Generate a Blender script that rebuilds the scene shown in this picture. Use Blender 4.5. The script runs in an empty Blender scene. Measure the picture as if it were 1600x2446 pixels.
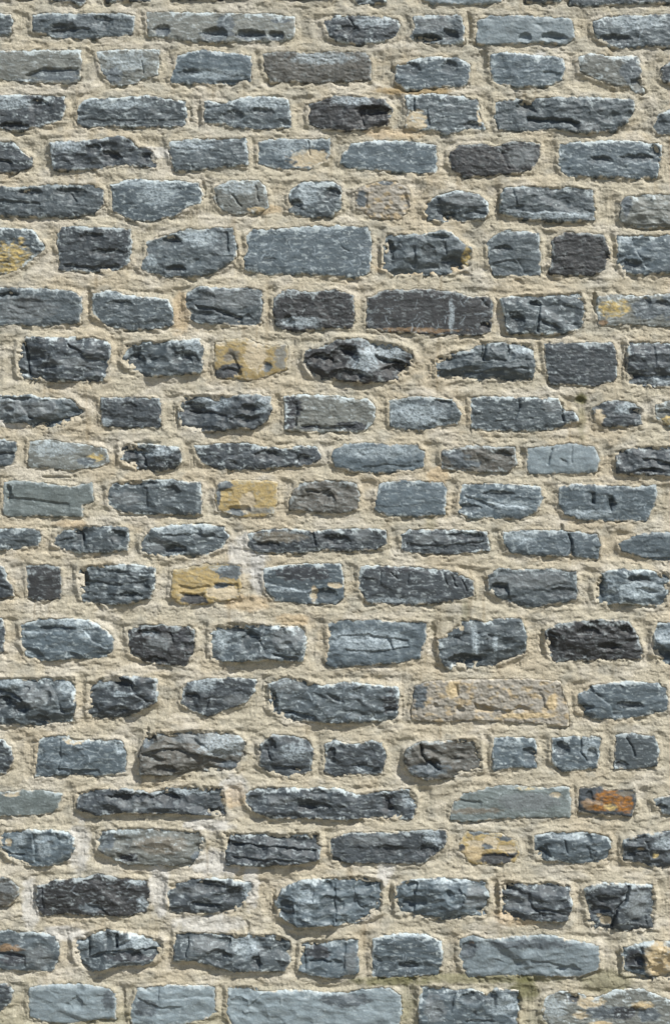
import bpy, math, random
import numpy as np
from mathutils import Vector

# ------------------------------------------------------------------ camera, light
MM = 1.25                      # one photograph pixel is 1.25 mm of wall
GROUND = 2620.0                # row of the photograph's grid where the ground would be
def wx(X): return (X - 800 * MM) * 0.001
def wz(Y): return (GROUND * MM - Y) * 0.001
sc = bpy.context.scene
cam_d = bpy.data.cameras.new("camera"); cam = bpy.data.objects.new("camera", cam_d)
sc.collection.objects.link(cam); sc.camera = cam
DIST = 5.0
cam.location = (0, -DIST, wz(1223 * MM)); cam.rotation_euler = (math.radians(90), 0, 0)
cam_d.sensor_fit = 'VERTICAL'; cam_d.sensor_height = 24
cam_d.lens = 24 / 2 / ((1223 * MM * 0.001) / DIST)
cam_d.clip_start = 0.05; cam_d.clip_end = 3000

SUN = Vector((0.46, -0.44, 0.80)).normalized()      # direction towards the sun: above, right
w = bpy.data.worlds.new("World"); sc.world = w; w.use_nodes = True
nt = w.node_tree; nt.nodes.clear()
sky = nt.nodes.new("ShaderNodeTexSky"); sky.sky_type = 'NISHITA'; sky.sun_disc = False
sky.sun_elevation = math.asin(SUN.z); sky.sun_rotation = math.atan2(SUN.x, SUN.y)
bg = nt.nodes.new("ShaderNodeBackground"); bg.inputs[1].default_value = 0.075
wo = nt.nodes.new("ShaderNodeOutputWorld")
nt.links.new(sky.outputs[0], bg.inputs[0]); nt.links.new(bg.outputs[0], wo.inputs[0])
sd_ = bpy.data.lights.new("sun", 'SUN'); sd_.energy = 5.0; sd_.angle = math.radians(0.5); sd_.color = (1, 0.965, 0.90)
sun = bpy.data.objects.new("sun", sd_); sc.collection.objects.link(sun)
sun.rotation_euler = SUN.to_track_quat('Z', 'Y').to_euler(); sun.location = (4, -5, 8)
sc.view_settings.view_transform = 'Standard'; sc.view_settings.look = 'None'
sc.view_settings.exposure = 0.33; sc.view_settings.gamma = 1

# ------------------------------------------------------------------ noise
_r = np.random.RandomState(7)
_P = _r.permutation(4096).astype(np.int32)
_G = _r.rand(4096) * 2 * np.pi
_GX, _GY = np.cos(_G), np.sin(_G)
def _h(ix, iy): return _P[(_P[ix & 4095] + iy) & 4095]
def perlin(x, y, seed=0):
    x = x + seed * 37.17; y = y + seed * 91.73
    ix = np.floor(x).astype(np.int32); iy = np.floor(y).astype(np.int32)
    fx = x - ix; fy = y - iy
    u = fx * fx * fx * (fx * (fx * 6 - 15) + 10); v = fy * fy * fy * (fy * (fy * 6 - 15) + 10)
    def g(a, b):
        k = _h(ix + a, iy + b); return _GX[k] * (fx - a) + _GY[k] * (fy - b)
    a = g(0, 0); a = a + u * (g(1, 0) - a); b = g(0, 1); b = b + u * (g(1, 1) - b)
    return (a + v * (b - a)) * 1.5
def fbm(x, y, o=4, seed=0, gain=0.5):
    s = 0; a = 1; t = 0
    for i in range(o):
        s = s + a * perlin(x, y, seed + i * 3.3); t += a; a *= gain; x = x * 2.03; y = y * 2.03
    return s / t
def ridged(x, y, o=4, seed=0):
    s = 0; a = 1; t = 0
    for i in range(o):
        s = s + a * (1 - 2 * np.abs(perlin(x, y, seed + i * 5.1))); t += a; a *= 0.5; x = x * 2.1; y = y * 2.1
    return s / t
def sstep(a, b, x):
    t = np.clip((x - a) / (b - a), 0, 1); return t * t * (3 - 2 * t)
def cells(x, y, seed=0):
    """Worley: random values of the nearest cell, offset to its point."""
    ix = np.floor(x).astype(np.int32); iy = np.floor(y).astype(np.int32)
    best = np.full(x.shape, 9.0); k1 = np.zeros(x.shape, np.int32); dx = np.zeros(x.shape); dy = np.zeros(x.shape)
    for a in (-1, 0, 1):
        for b in (-1, 0, 1):
            k = _h(ix + a + seed * 17, iy + b + seed * 5)
            px = ix + a + _G[k] / 6.2832; py = iy + b + _G[(k * 7 + 3) & 4095] / 6.2832
            d = (px - x) ** 2 + (py - y) ** 2; m = d < best
            best = np.where(m, d, best); k1 = np.where(m, k, k1); dx = np.where(m, x - px, dx); dy = np.where(m, y - py, dy)
    return k1, dx, dy, np.sqrt(best)

# ------------------------------------------------------------------ the stones of the wall, traced
# tile, kind, outline | features: g hollow, s ledge, v upright riser, c crack, P patch (stone colours; lit facets painted pale)
# '!' words: p protrusion mm, r roughness, f film, w white scratches
TILES = dict(A=(0, 0), B=(800, 0), C=(0, 400), D=(800, 400), E=(0, 800), F=(800, 800), G=(0, 1200), H=(800, 1200),
             I=(0, 1600), J=(800, 1600), K=(0, 2006), L=(800, 2006))
DATA = """
A d 250,-110 400,-110 398,10 380,25 345,5 300,8 258,0
A d 490,-110 700,-110 700,8 600,2 500,5
A m -60,-110 190,-110 185,-8 -60,-10
A m 790,-110 1200,-110 1190,-6 810,-8
A m 1270,-110 1560,-110 1550,-10 1275,-8
B m 95,-110 235,-110 230,8 105,20
B l 410,-110 770,-110 768,10 600,18 480,15 415,5
B m 890,-110 1050,-110 1040,8 890,8
B m 1085,-110 1700,-110 1640,10 1450,10 1300,18 1150,28 1090,20
A m -80,60 50,75 58,100 52,150 30,165 -80,165
A m 155,75 230,68 330,72 450,70 560,68 625,80 622,120 610,160 540,165 440,175 350,180 280,175 225,160 160,145 | g6 300,140,70,25 | g7 480,110,50,35 | s5 230,150 330,130 420,135 | P2 400,105,90,30
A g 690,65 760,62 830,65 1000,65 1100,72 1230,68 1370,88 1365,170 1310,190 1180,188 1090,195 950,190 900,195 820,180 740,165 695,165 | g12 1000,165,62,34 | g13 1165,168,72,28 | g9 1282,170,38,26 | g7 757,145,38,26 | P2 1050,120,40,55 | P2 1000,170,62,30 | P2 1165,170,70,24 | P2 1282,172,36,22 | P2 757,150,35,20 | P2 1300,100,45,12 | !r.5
B d -50,110 0,80 90,78 200,85 290,95 300,130 270,175 200,195 100,205 20,190 -20,170 | g6 60,150,60,30 | c4 60,90 90,130 60,180 | P4 180,110,80,22
B m 365,85 450,78 580,75 592,130 595,195 540,205 450,200 365,185 350,175 375,130 | g12 430,185,70,22 | g9 530,175,45,40 | s6 360,170 430,165 500,178 | P3 460,110,80,30
B l 665,100 720,80 840,78 960,85 1090,95 1100,130 1110,175 1060,205 960,190 860,200 720,208 660,200 | g9 880,180,32,24 | g11 1010,178,62,22 | !p10
B m 1200,110 1260,80 1400,82 1557,75 1700,80 1700,200 1557,212 1400,218 1320,225 1240,195 1205,150 | g7 1300,190,80,30 | P4 1400,110,130,30 | !w.3
A g -60,240 100,245 240,240 375,240 380,290 372,350 355,385 250,385 100,378 40,370 -60,365 | s8 120,350 200,322 290,320 370,315 | P2 270,350,110,30 | P2 130,375,60,10 | !p9r.4
A g 455,245 560,235 740,240 735,290 730,350 660,360 640,385 520,395 480,330 | !p4 | c4 665,290 668,350 | P2 530,350,50,35 | P4 600,290,90,40
A b 815,330 830,260 930,240 1040,250 1165,265 1165,320 1160,375 1050,390 920,385 800,385 800,355 | g4 880,345,60,20 | s5 1000,380 1080,378 1160,372 | P4 1000,345,110,25 | !r.3
A o 1225,255 1300,245 1420,255 1557,245 1700,250 1722,300 1720,370 1560,375 1470,385 1380,375 1260,380 1235,320 | P4 1500,275,150,25 | !p6
B b 290,310 400,275 460,270 560,275 625,300 620,360 600,400 500,398 400,412 330,415 280,380 | g5 340,330,60,40 | g5 530,320,40,35 | !p9r.4
B b 725,262 800,250 900,262 1055,275 1062,320 1050,370 980,400 860,400 740,385 725,330 | !w.8r.35 | s3 960,330 1050,345
B g 1130,270 1170,255 1290,270 1400,265 1415,330 1420,385 1430,430 1395,432 1370,400 1300,395 1210,365 1140,330 | g8 1400,395,30,30 | P2 1370,330,45,60
B d 1520,320 1557,285 1660,280 1660,400 1557,390 1520,370
A d -60,455 100,448 230,450 300,455 303,500 290,560 210,580 130,600 60,605 -60,580 | g8 180,490,50,30 | g9 70,590,70,18 | P4 60,480,90,35
A m 370,500 400,470 500,465 700,450 800,470 860,480 860,550 850,585 700,590 560,585 400,588 368,580 | P4 550,490,160,22 | s2 380,555 600,560 840,558
A m 955,475 1050,490 1120,460 1250,455 1335,465 1345,530 1350,590 1210,598 1090,590 1050,570 955,575 | P4 1220,485,110,30 | g5 1090,540,50,30 | g5 1220,530,60,30
A k 1440,490 1500,470 1557,450 1640,450 1700,460 1790,470 1818,520 1800,575 1700,600 1600,610 1500,595 1440,575 | g16 1740,530,85,34 | P4 1640,475,100,20 | v6 1680,530 1700,590 | !p12
B m 330,450 450,445 560,450 660,470 665,530 690,600 600,600 520,625 450,600 380,605 325,590 340,520 | P6 370,565,55,48 | c8 365,460 365,520 | v5 430,510 440,590 | g7 640,590,40,25 | P6 672,540,12,50 | s-3 380,488 500,492 640,500 | !p10
B m 745,480 850,465 1000,462 1150,460 1250,465 1380,470 1385,510 1350,570 1290,610 1160,615 1000,595 880,610 760,600 745,550 | s14 890,545 980,550 1090,560 1130,575 | g9 880,505,40,35 | P3 1170,595,50,22 | !p12
B m 1480,590 1500,540 1557,515 1650,510 1650,620 1500,622
A d -60,665 60,665 100,710 145,740 148,770 80,800 -60,800 | s8 -60,740 40,745 60,760
A d 240,670 330,665 430,660 490,650 560,640 620,655 640,690 700,700 725,740 720,775 600,765 540,770 470,780 350,790 260,790 245,730 | v-8 470,670 490,720 | g10 520,735,50,35 | g8 690,740,40,30 | g7 440,700,40,25 | P4 320,690,70,25 | !p12
A m 790,665 870,655 1000,650 1140,645 1148,700 1148,765 1000,780 860,795 820,790 795,720 | P4 900,680,90,30 | s-3 900,690 1000,670 1140,660
A b 1205,660 1300,650 1420,655 1530,650 1530,720 1510,745 1440,780 1300,780 1210,765 1208,700 | P6 1440,735,90,45 | P4 1330,690,90,40 | c5 1430,660 1440,720 | !p4
B b 40,720 80,675 180,660 330,660 465,680 468,740 465,800 380,800 200,790 60,775 30,760 | !r.15p7w.3
B k 540,715 580,680 680,675 740,690 820,660 945,672 948,720 910,790 850,800 700,815 600,820 550,790 530,750 | v-5 760,700 800,790 | P3 870,730,70,50
B b 1045,680 1130,665 1300,660 1420,665 1510,680 1508,740 1490,820 1380,825 1200,815 1080,820 1040,770 | g7 1230,750,60,22 | g6 1400,740,90,20 | g9 1480,730,30,60 | !p10r.4
C m -60,95 100,100 220,85 360,85 430,82 480,110 482,170 440,210 350,225 250,230 100,225 -60,215 | g8 145,120,58,20 | g6 330,120,80,26 | v5 330,120 370,170 | s4 -60,145 100,160 200,165
C b 520,90 600,60 700,65 850,70 920,80 940,130 930,165 870,180 820,220 700,245 620,245 530,200 530,140 | P4 740,120,80,55 | P4 650,75,80,15 | !r.4p8
C g 1005,100 1060,70 1200,65 1235,100 1245,180 1210,205 1090,215 1040,195 1000,150 | P11 1200,200,50,10 | P4 1100,100,80,30 | c7 1080,130 1120,180 | c5 1008,130 1015,175 | c4 1190,90 1200,160
C m 1355,110 1400,75 1470,70 1557,75 1580,90 1580,190 1540,225 1410,230 1350,205 1350,150 | g8 1540,130,45,35 | g9 1375,180,30,30 | P4 1430,120,50,60
D t 100,110 190,75 280,70 340,100 345,180 300,235 170,230 140,200 100,190 | P2 122,150,24,40 | P2 240,70,40,14 | v5 150,120 150,190 | g6 325,170,20,50
D m 420,175 470,140 560,110 650,130 700,160 708,210 690,240 600,248 520,250 440,240 420,210 | v8 480,140 500,200 530,245 | s5 600,215 650,200 700,215 | g9 530,235,30,30 | P3 600,150,70,35 | !p13
D m 775,130 790,100 870,90 1000,100 1100,95 1190,110 1200,180 1200,240 1100,250 1000,245 880,240 800,220 770,210 | s-5 780,195 900,215 1020,210 1150,228 | v6 830,100 850,190 | P4 1000,225,200,16 | !p12
D g 1330,165 1345,140 1470,130 1557,130 1650,130 1650,275 1557,270 1450,275 1350,270 1325,240 | s8 1330,265 1450,270 1650,265 | P2 1345,180,25,50 | s2 1380,210 1480,195 1620,210 | !p12
C m -60,285 70,290 150,295 180,330 210,375 160,410 110,460 40,490 -60,490 | P5 50,430,95,75 | P5 108,338,14,14 | s-4 -40,365 60,362 150,380 | !p10
C d 275,310 290,285 370,280 500,288 605,295 612,350 600,440 550,475 420,480 280,475 285,430 275,370 | g5 430,330,60,25 | g6 500,400,80,22 | s6 300,450 400,462 560,455
C m 690,350 760,325 840,300 880,290 960,295 1010,285 1080,285 1092,350 1095,415 1060,450 980,490 920,505 850,505 780,505 700,490 660,465 690,410 | g8 800,350,50,30 | g9 820,480,50,25 | v6 1060,300 1065,400 | P4 930,330,90,40 | P4 700,440,35,35
C b 1150,320 1180,290 1300,290 1430,278 1557,278 1700,280 1720,300 1722,400 1715,490 1650,510 1557,500 1400,490 1250,495 1145,475 1140,430 1160,380 | !w1r.1p8 | P4 1380,285,180,14 | g2 1255,437,40,18 | c3 1585,370 1625,395
D m 225,340 240,310 330,318 400,320 500,300 540,310 600,370 632,385 625,460 590,480 500,495 380,495 270,500 225,470 | P5 612,425,24,45 | g10 255,385,22,48 | v8 375,370 375,470 | g10 540,450,60,36 | g7 470,330,60,16 | g6 430,400,40,40 | v6 515,350 520,405 | !p14r.4
D m 710,350 770,300 850,300 940,312 950,400 945,500 850,500 740,495 720,450 | g7 775,385,50,22 | v-5 840,430 880,500 | s3 720,440 820,430 860,450 | !r.4
D k 1010,340 1060,310 1150,310 1240,320 1265,370 1270,420 1250,470 1190,500 1080,500 1000,490 1010,420 | g6 1260,425,20,35
D b 1315,360 1310,320 1400,320 1557,320 1650,320 1650,490 1557,485 1430,495 1360,490 1315,450 | v-7 1370,330 1400,400 1440,470 | g10 1370,465,70,35 | P4 1340,340,30,25 | !p11r.4
C m -60,560 80,565 200,570 330,580 380,605 382,660 370,720 200,738 100,725 -60,735 | g9 40,595,50,14 | P3 110,660,150,60 | g4 130,640,80,30
C m 440,590 500,575 600,600 700,610 780,620 800,660 805,730 720,745 620,752 500,735 440,680 | g5 560,640,60,25 | P4 600,600,90,20
C m 870,590 930,560 1060,570 1140,565 1215,575 1220,640 1210,720 1150,735 1050,725 930,725 890,700 900,680 870,640 | s8 910,640 990,655 1080,685 1130,700 | P3 1080,610,130,50 | !p12
C k 1280,610 1340,570 1450,590 1557,570 1640,600 1642,690 1630,745 1540,740 1380,760 1290,740 1275,680 | g7 1340,735,30,50 | P4 1400,720,90,25 | !f.6
D k 155,610 240,575 400,570 540,580 640,610 700,600 735,640 715,720 720,760 680,775 440,770 220,755 150,740 | P7 380,757,200,10 | g7 695,740,28,22 | v5 680,610 715,650 | P4 540,690,12,90 | !w.8r.25p8
D m 770,615 880,595 1000,595 1120,590 1155,620 1155,690 1140,745 1050,770 900,770 800,765 790,700 | c10 945,655 938,765 | g10 925,640,30,20 | g8 840,725,40,40 | s7 950,712 1000,725 1040,750 | g5 830,690,30,20 | !p13r.35
D g 1225,605 1300,595 1400,605 1557,590 1650,590 1650,740 1500,735 1350,725 1225,735 1220,680 | P5 1290,655,75,38 | P7 1240,722,30,12 | P2 1450,660,70,50 | P2 1560,650,60,60 | g7 1440,630,24,30 | g6 1520,640,40,20
E d 95,40 130,15 300,20 400,15 490,25 515,60 510,140 490,205 400,215 250,212 160,200 90,190 85,110 | c14 122,40 132,100 142,175 | s7 320,40 370,75 420,110 500,118 | c5 232,95 220,150 | P3 330,130,100,18 | s-4 160,165 300,150 480,150 | !p15r.35
E m 590,50 650,35 800,30 930,25 942,70 935,170 850,180 720,190 680,190 600,150 570,120 | g11 630,130,50,42 | v-6 635,40 635,90 | g8 860,120,70,45 | v7 860,60 900,130 | P4 900,60,40,35 | !p14r.35
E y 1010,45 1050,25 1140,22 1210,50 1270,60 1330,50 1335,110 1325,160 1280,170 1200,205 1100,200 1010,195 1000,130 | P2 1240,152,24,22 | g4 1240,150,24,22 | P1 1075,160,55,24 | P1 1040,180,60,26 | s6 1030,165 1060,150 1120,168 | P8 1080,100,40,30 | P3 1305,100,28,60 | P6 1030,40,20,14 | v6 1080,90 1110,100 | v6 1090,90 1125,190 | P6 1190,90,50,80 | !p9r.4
E k 1420,80 1500,60 1557,20 1680,20 1760,35 1850,50 1910,80 1922,110 1890,180 1850,210 1700,218 1557,200 1500,210 1440,170 1415,120 | s16 1740,88 1800,110 1850,122 1900,132 | P4 1790,70,130,50 | P4 1690,130,60,60 | g14 1600,110,70,60 | g12 1490,120,60,34 | g8 1610,190,80,30 | g10 1850,170,70,34 | !p14r.3
F m 470,110 560,80 640,75 680,40 720,35 800,40 910,45 915,110 925,150 910,205 800,205 650,205 480,200 465,150 | s-6 510,118 700,122 800,124 890,120 | v10 690,40 680,110 | c12 700,45 685,110 | c8 800,50 800,105 | s6 480,160 650,175 900,150 | P4 860,70,45,25 | !p15
F d 975,45 1100,42 1285,40 1300,80 1302,190 1290,210 1200,232 1000,225 985,150 975,90 | !p9
F d 1365,35 1557,40 1650,40 1650,240 1500,235 1365,225 1355,150 | s7 1365,178 1450,188 1557,185 1650,195 | v5 1480,50 1490,140 | P4 1500,210,90,20 | !p13
E m -60,285 60,290 150,285 200,300 330,300 395,345 385,385 300,415 220,430 170,425 100,400 -60,405 | P3 60,340,110,45 | P3 200,345,70,40 | s8 130,375 220,400 300,385 380,375 | v-6 100,330 140,390 | s7 0,282 60,290 150,292 | !p14
E d 475,295 600,295 740,298 748,340 740,425 640,425 510,420 480,420 | P4 500,405,25,18 | g4 600,350,40,40
E d 835,320 860,290 960,280 1100,290 1200,280 1255,295 1260,350 1240,395 1180,435 1100,430 1000,445 900,440 850,420 835,380 | s7 880,350 1000,360 1060,375 | g7 1140,395,70,20 | P4 990,315,80,30 | P4 1220,330,35,35 | g8 1160,350,50,24 | g8 900,350,60,40 | !p14r.4
E g 1325,290 1420,280 1557,290 1660,305 1710,300 1740,340 1735,400 1690,445 1600,445 1400,445 1325,435 1330,380 | P1 1362,330,42,50 | P1 1350,400,26,40 | v9 1385,310 1380,430 | s7 1395,415 1500,425 1650,420 | P1 1640,425,90,20 | P1 1440,432,50,10 | !p9
F m 255,310 350,290 450,295 540,305 580,370 560,410 470,425 400,440 300,435 260,420 | s8 450,298 540,308 | P4 380,370,130,50 | !w.9f.8
F m 635,300 700,290 850,295 950,300 1030,300 1060,350 1100,360 1130,400 1060,410 1040,425 950,440 700,440 640,430 635,380 | c9 855,300 860,340 835,385 | c10 1048,310 1058,400 | P3 1000,330,40,30
F d 1200,340 1260,310 1370,310 1415,350 1420,415 1330,420 1240,420 1210,400 | g9 1390,360,40,20 | P6 1225,385,24,34 | P4 1340,340,40,25
F g 1490,330 1557,310 1650,310 1650,420 1557,420 1490,380 | P5 1540,400,60,20 | s6 1490,350 1557,355
E m -60,500 20,492 80,500 75,540 60,600 -60,610 | s6 -60,550 70,545
E g 145,500 230,490 330,505 440,520 500,540 508,590 470,605 340,625 230,615 135,610 140,560 | P4 250,530,110,30 | P5 450,570,40,18 | P2 400,590,40,20 | !r.3p6
E d 565,520 600,510 680,515 760,520 835,530 842,590 810,620 720,630 640,615 590,600 565,580 | v10 665,530 690,610 | P4 720,545,90,20 | g9 630,545,60,24 | !p14
E d 910,520 1000,510 1150,505 1230,525 1320,540 1400,520 1470,525 1490,570 1440,605 1300,610 1150,625 1000,615 940,590 | g6 1240,560,60,25 | g6 1410,580,40,22 | v5 1380,545 1390,590
F b -12,545 40,515 130,505 250,515 380,515 415,560 410,610 350,625 200,635 80,630 0,610 | P4 200,545,180,30 | s3 120,610 250,600 380,610 | !f.6
F o 495,540 560,530 650,515 750,530 830,520 840,600 800,630 650,630 500,620 | v-5 650,550 670,610 | g7 780,560,50,24 | P2 560,560,60,24 | P2 600,600,70,20
F l 900,530 1000,520 1080,505 1200,525 1222,580 1210,635 1100,640 900,640 895,600 | c7 1005,530 990,600 | c3 1100,520 1095,595 | s3 1040,570 1080,590 | !r.1p9
F d 1305,540 1400,525 1557,520 1650,520 1650,655 1557,655 1440,645 1310,640 | s8 1420,570 1500,580 1557,600 | g9 1460,635,70,18 | g7 1330,560,30,40 | !p13
E e 25,690 120,680 240,700 330,710 430,690 432,770 385,790 380,840 200,835 60,840 22,830 | s4 30,750 150,762 330,785 | g8 45,740,14,50 | s-2 100,800 250,795 380,810 | !r.15p9
E m 510,700 600,680 800,680 930,690 938,750 935,830 800,828 700,830 580,820 510,790 | g8 640,690,90,16 | v5 690,710 690,800 | g6 790,740,50,40 | P3 590,760,70,30 | !r.35p11
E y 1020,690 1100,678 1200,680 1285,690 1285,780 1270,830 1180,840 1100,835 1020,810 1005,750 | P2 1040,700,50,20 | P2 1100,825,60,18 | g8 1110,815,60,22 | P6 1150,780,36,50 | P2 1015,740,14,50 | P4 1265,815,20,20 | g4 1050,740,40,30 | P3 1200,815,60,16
E o 1390,690 1557,680 1650,690 1670,750 1655,810 1557,825 1450,815 1350,810 1355,760 | s9 1420,718 1480,725 1530,715 | g7 1520,760,40,30 | !p11
F b 215,695 300,682 400,682 500,690 512,720 505,830 400,840 250,838 190,810 200,730 | !r.35p9
F b 590,700 700,695 850,700 945,710 958,760 930,820 900,830 860,852 700,846 620,845 575,820 580,760 | s5 600,740 680,770 740,795 | P4 800,790,120,20 | g6 620,810,60,24 | g5 760,745,80,20 | s-3 640,760 800,800 900,800
F b 1045,715 1100,695 1250,705 1400,710 1485,700 1490,760 1455,830 1440,860 1250,858 1150,855 1070,830 1040,790 | c12 1200,735 1195,780 | v7 1195,730 1195,785 | v9 1285,745 1285,820 | g7 1280,790,22,30 | P4 1180,830,120,16 | !w.3
G m -60,130 60,125 185,130 195,155 180,200 90,210 -60,220
G m 265,150 300,125 400,110 520,115 595,125 598,180 590,220 480,225 380,232 290,215 260,190 | v-9 390,120 380,170 390,225 | g9 372,170,24,50 | s5 270,175 350,165 | g6 545,165,40,40 | !p12r.35
G m 660,180 710,130 800,110 950,105 1040,115 1060,160 1030,210 970,240 850,248 720,242 665,225 | P4 850,125,150,20 | s5 760,185 800,200 870,205 | g9 820,222,50,26 | s3 740,150 900,145 1050,165 | P3 720,200,60,30 | !r.3p12
G d 1160,150 1220,130 1350,125 1450,140 1557,130 1700,125 1790,130 1795,190 1740,215 1600,220 1500,215 1400,230 1280,230 1190,230 1155,200 | P8 1300,160,110,26 | v8 1460,140 1470,200 | g7 1560,180,70,30 | P3 1680,150,40,40 | g6 1240,200,60,20
H d 310,155 350,130 500,130 620,135 700,140 712,215 640,225 560,235 400,232 315,225 | P3 430,165,80,25 | g6 600,160,90,20 | s4 320,190 500,200 690,180
H b 780,145 880,132 1050,135 1210,150 1225,200 1215,260 1100,245 900,240 820,230 790,190 | c12 1088,150 1098,245 | P4 870,160,70,30 | !w.4
H b 1320,195 1370,170 1400,150 1557,140 1650,140 1650,265 1500,265 1400,240 1330,220 | s6 1440,255 1650,262 | !f.5
G d -60,295 20,300 40,370 60,400 60,430 0,440 -60,440
G k 130,300 200,290 280,305 285,370 280,440 200,455 140,440 135,370 | !r.2p5
G m 370,300 500,290 600,290 720,305 718,390 700,440 600,465 480,470 385,455 370,380 | g10 395,380,26,70 | s-4 420,330 550,330 700,340 | g8 610,435,60,18 | P4 650,310,60,14 | s3 420,360 550,380 690,360 | !p13
G y 810,320 900,300 1000,290 1115,295 1118,380 1110,440 960,465 840,470 800,440 | P1 900,450,66,24 | s8 840,420 900,425 960,420 | P2 1070,325,60,36 | P4 1020,305,50,14 | P6 1040,420,75,36 | s7 990,370 1050,380 1110,375 | P2 1030,385,40,12 | s5 830,380 900,395 980,385 | !p9
G b 1230,310 1350,290 1500,290 1580,290 1590,340 1592,440 1560,470 1400,465 1280,450 1235,400 1230,340 | s-5 1240,375 1330,400 1420,415 1500,390 | P4 1330,408,90,10 | P6 1462,425,16,40 | P6 1560,385,34,14 | g7 1500,430,70,30 | P1 1400,330,130,36 | !r.15p9
H d 120,300 250,298 400,305 560,325 640,370 640,430 540,455 350,470 150,462 115,400 | P4 300,455,160,12 | c5 210,330 205,370 | c4 260,325 290,355 | c4 340,340 335,370 | c5 500,330 520,380 | c5 540,345 560,390 | c5 590,360 610,410 | P1 280,315,90,14 | !r.25p10
H m 715,340 760,310 900,318 1000,310 1115,325 1120,390 1118,450 1000,470 920,485 850,470 770,440 715,400 | P3 900,360,170,36 | g10 760,400,40,30 | v8 800,380 815,460 | g5 1050,420,70,30 | !f.5
H b 1205,370 1240,330 1300,315 1450,320 1545,330 1548,400 1530,475 1350,465 1220,468 1205,420 | g12 1228,400,28,60 | P4 1270,390,30,60 | g6 1400,360,60,24 | P4 1400,410,100,40 | !p14
G d -60,540 10,540 25,600 10,690 -60,690
G b 105,570 180,545 330,540 430,555 500,600 530,650 520,700 450,720 330,725 200,730 130,710 105,650 | s-6 110,600 220,605 270,575 | v-6 390,590 430,640 500,680 | P4 300,560,140,16 | P4 140,605,40,10 | P4 400,600,40,36 | s4 330,695 380,705 | g5 270,590,90,20 | !r.2p13
G k 600,600 660,570 750,570 880,585 905,600 905,680 860,755 750,750 680,735 610,700 | P1 850,640,44,44 | P4 700,610,40,14 | g9 690,610,60,22 | g8 730,735,50,20 | v7 800,600 810,650 | P3 740,650,60,36 | !p11
G m 985,580 1100,560 1200,570 1300,580 1415,580 1420,650 1405,735 1250,725 1100,735 990,725 980,650 | P3 1340,630,70,50 | v-9 1230,590 1210,650 1240,715 | g11 1170,660,50,60 | s8 1270,700 1340,712 1390,720 | P4 1030,640,40,50 | g8 1100,590,60,30 | s8 1230,570 1330,575 | !p15r.3
G b 1530,570 1557,560 1600,550 1750,555 1900,555 1980,560 1975,620 1950,720 1850,740 1700,750 1557,765 1520,750 1530,680 | P4 1700,640,180,50 | v7 1810,620 1830,680 | s4 1560,620 1700,610 1900,640 | s4 1600,680 1750,690 1900,670 | !f.5p11
H m 485,640 560,580 590,540 650,545 700,560 740,540 860,545 885,620 880,690 800,730 720,755 640,760 540,750 535,775 490,740 | g13 600,735,80,34 | v-6 660,600 650,700 | P4 650,640,20,70 | P6 587,583,12,12 | v6 560,620 590,640 | P4 740,650,12,60 | !p14r.3
H k 980,600 1040,570 1150,555 1250,548 1360,560 1400,620 1422,680 1415,725 1200,730 1020,735 985,680 | g8 1000,650,20,60 | g7 1170,600,50,24 | g7 1270,670,60,22 | g7 1340,600,40,30 | !p13
H b 1480,590 1500,560 1650,560 1650,755 1520,750 1480,700 | s10 1490,650 1520,670 1560,700 | g10 1510,720,60,40 | P4 1530,620,40,40 | !p15r.3
I m -60,35 80,40 230,40 345,35 352,100 345,230 250,240 190,258 100,250 -60,245 | v-9 225,50 270,130 280,190 | s9 -60,80 40,95 100,120 130,190 | g9 200,230,40,26 | P4 310,70,34,40 | P3 180,120,80,50 | s-5 240,190 340,200 | P4 50,60,80,16 | g10 30,180,80,60 | !p17r.3
I d 420,55 520,30 650,35 730,45 728,140 640,195 560,215 480,222 415,200 418,120 | v-8 610,60 620,110 690,150 | s-4 530,120 610,120 | P4 570,110,50,12 | P4 480,60,50,24 | g8 580,70,50,30 | s5 560,170 640,190 | !p15r.3
I d 870,60 1000,40 1100,40 1190,45 1180,100 1140,150 1050,180 970,210 900,190 850,150 855,100 | P4 940,70,70,26 | g8 890,130,40,30 | v6 980,130 960,190 | P3 1100,140,60,24 | !p10
I m 1250,60 1310,30 1420,50 1500,80 1600,60 1720,70 1847,85 1850,150 1840,235 1750,230 1600,240 1450,235 1320,225 1260,180 | P3 1330,70,70,34 | s10 1300,182 1380,192 1470,215 | g9 1275,150,18,50 | g9 1810,190,34,22 | P1 1810,150,36,50 | !w1p14r.3
J t 360,180 370,80 440,55 520,55 600,50 750,48 900,45 1045,60 1060,130 1078,190 1075,255 950,240 800,235 650,225 500,235 360,225 | P2 392,115,34,60 | P11 545,90,30,42 | P11 900,212,130,14 | P11 1010,150,26,40 | g8 580,190,24,20 | g6 465,165,14,12 | g6 690,180,50,18 | s6 640,150 700,170 780,185 850,180 | v6 570,70 575,120 | g5 860,180,40,16 | v5 960,110 990,180 | g5 1040,130,24,60 | !p9r.55f.0
J b 1130,120 1180,75 1350,55 1530,68 1540,130 1535,185 1400,215 1300,225 1200,220 1130,180 | g7 1365,165,66,22 | g10 1150,175,50,18 | v-6 1200,110 1270,160 1290,210 | g8 1170,95,30,40 | !r.15p12
I d -60,320 20,325 50,360 65,420 30,475 -60,475
I b 185,320 290,305 400,330 560,325 590,380 580,470 450,490 330,480 170,495 180,420 | P6 350,325,45,24 | s6 270,455 370,462 470,460 | v-6 545,340 550,380 | P4 560,360,26,30 | c5 285,320 280,460 | !w.9r.25p11
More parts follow.
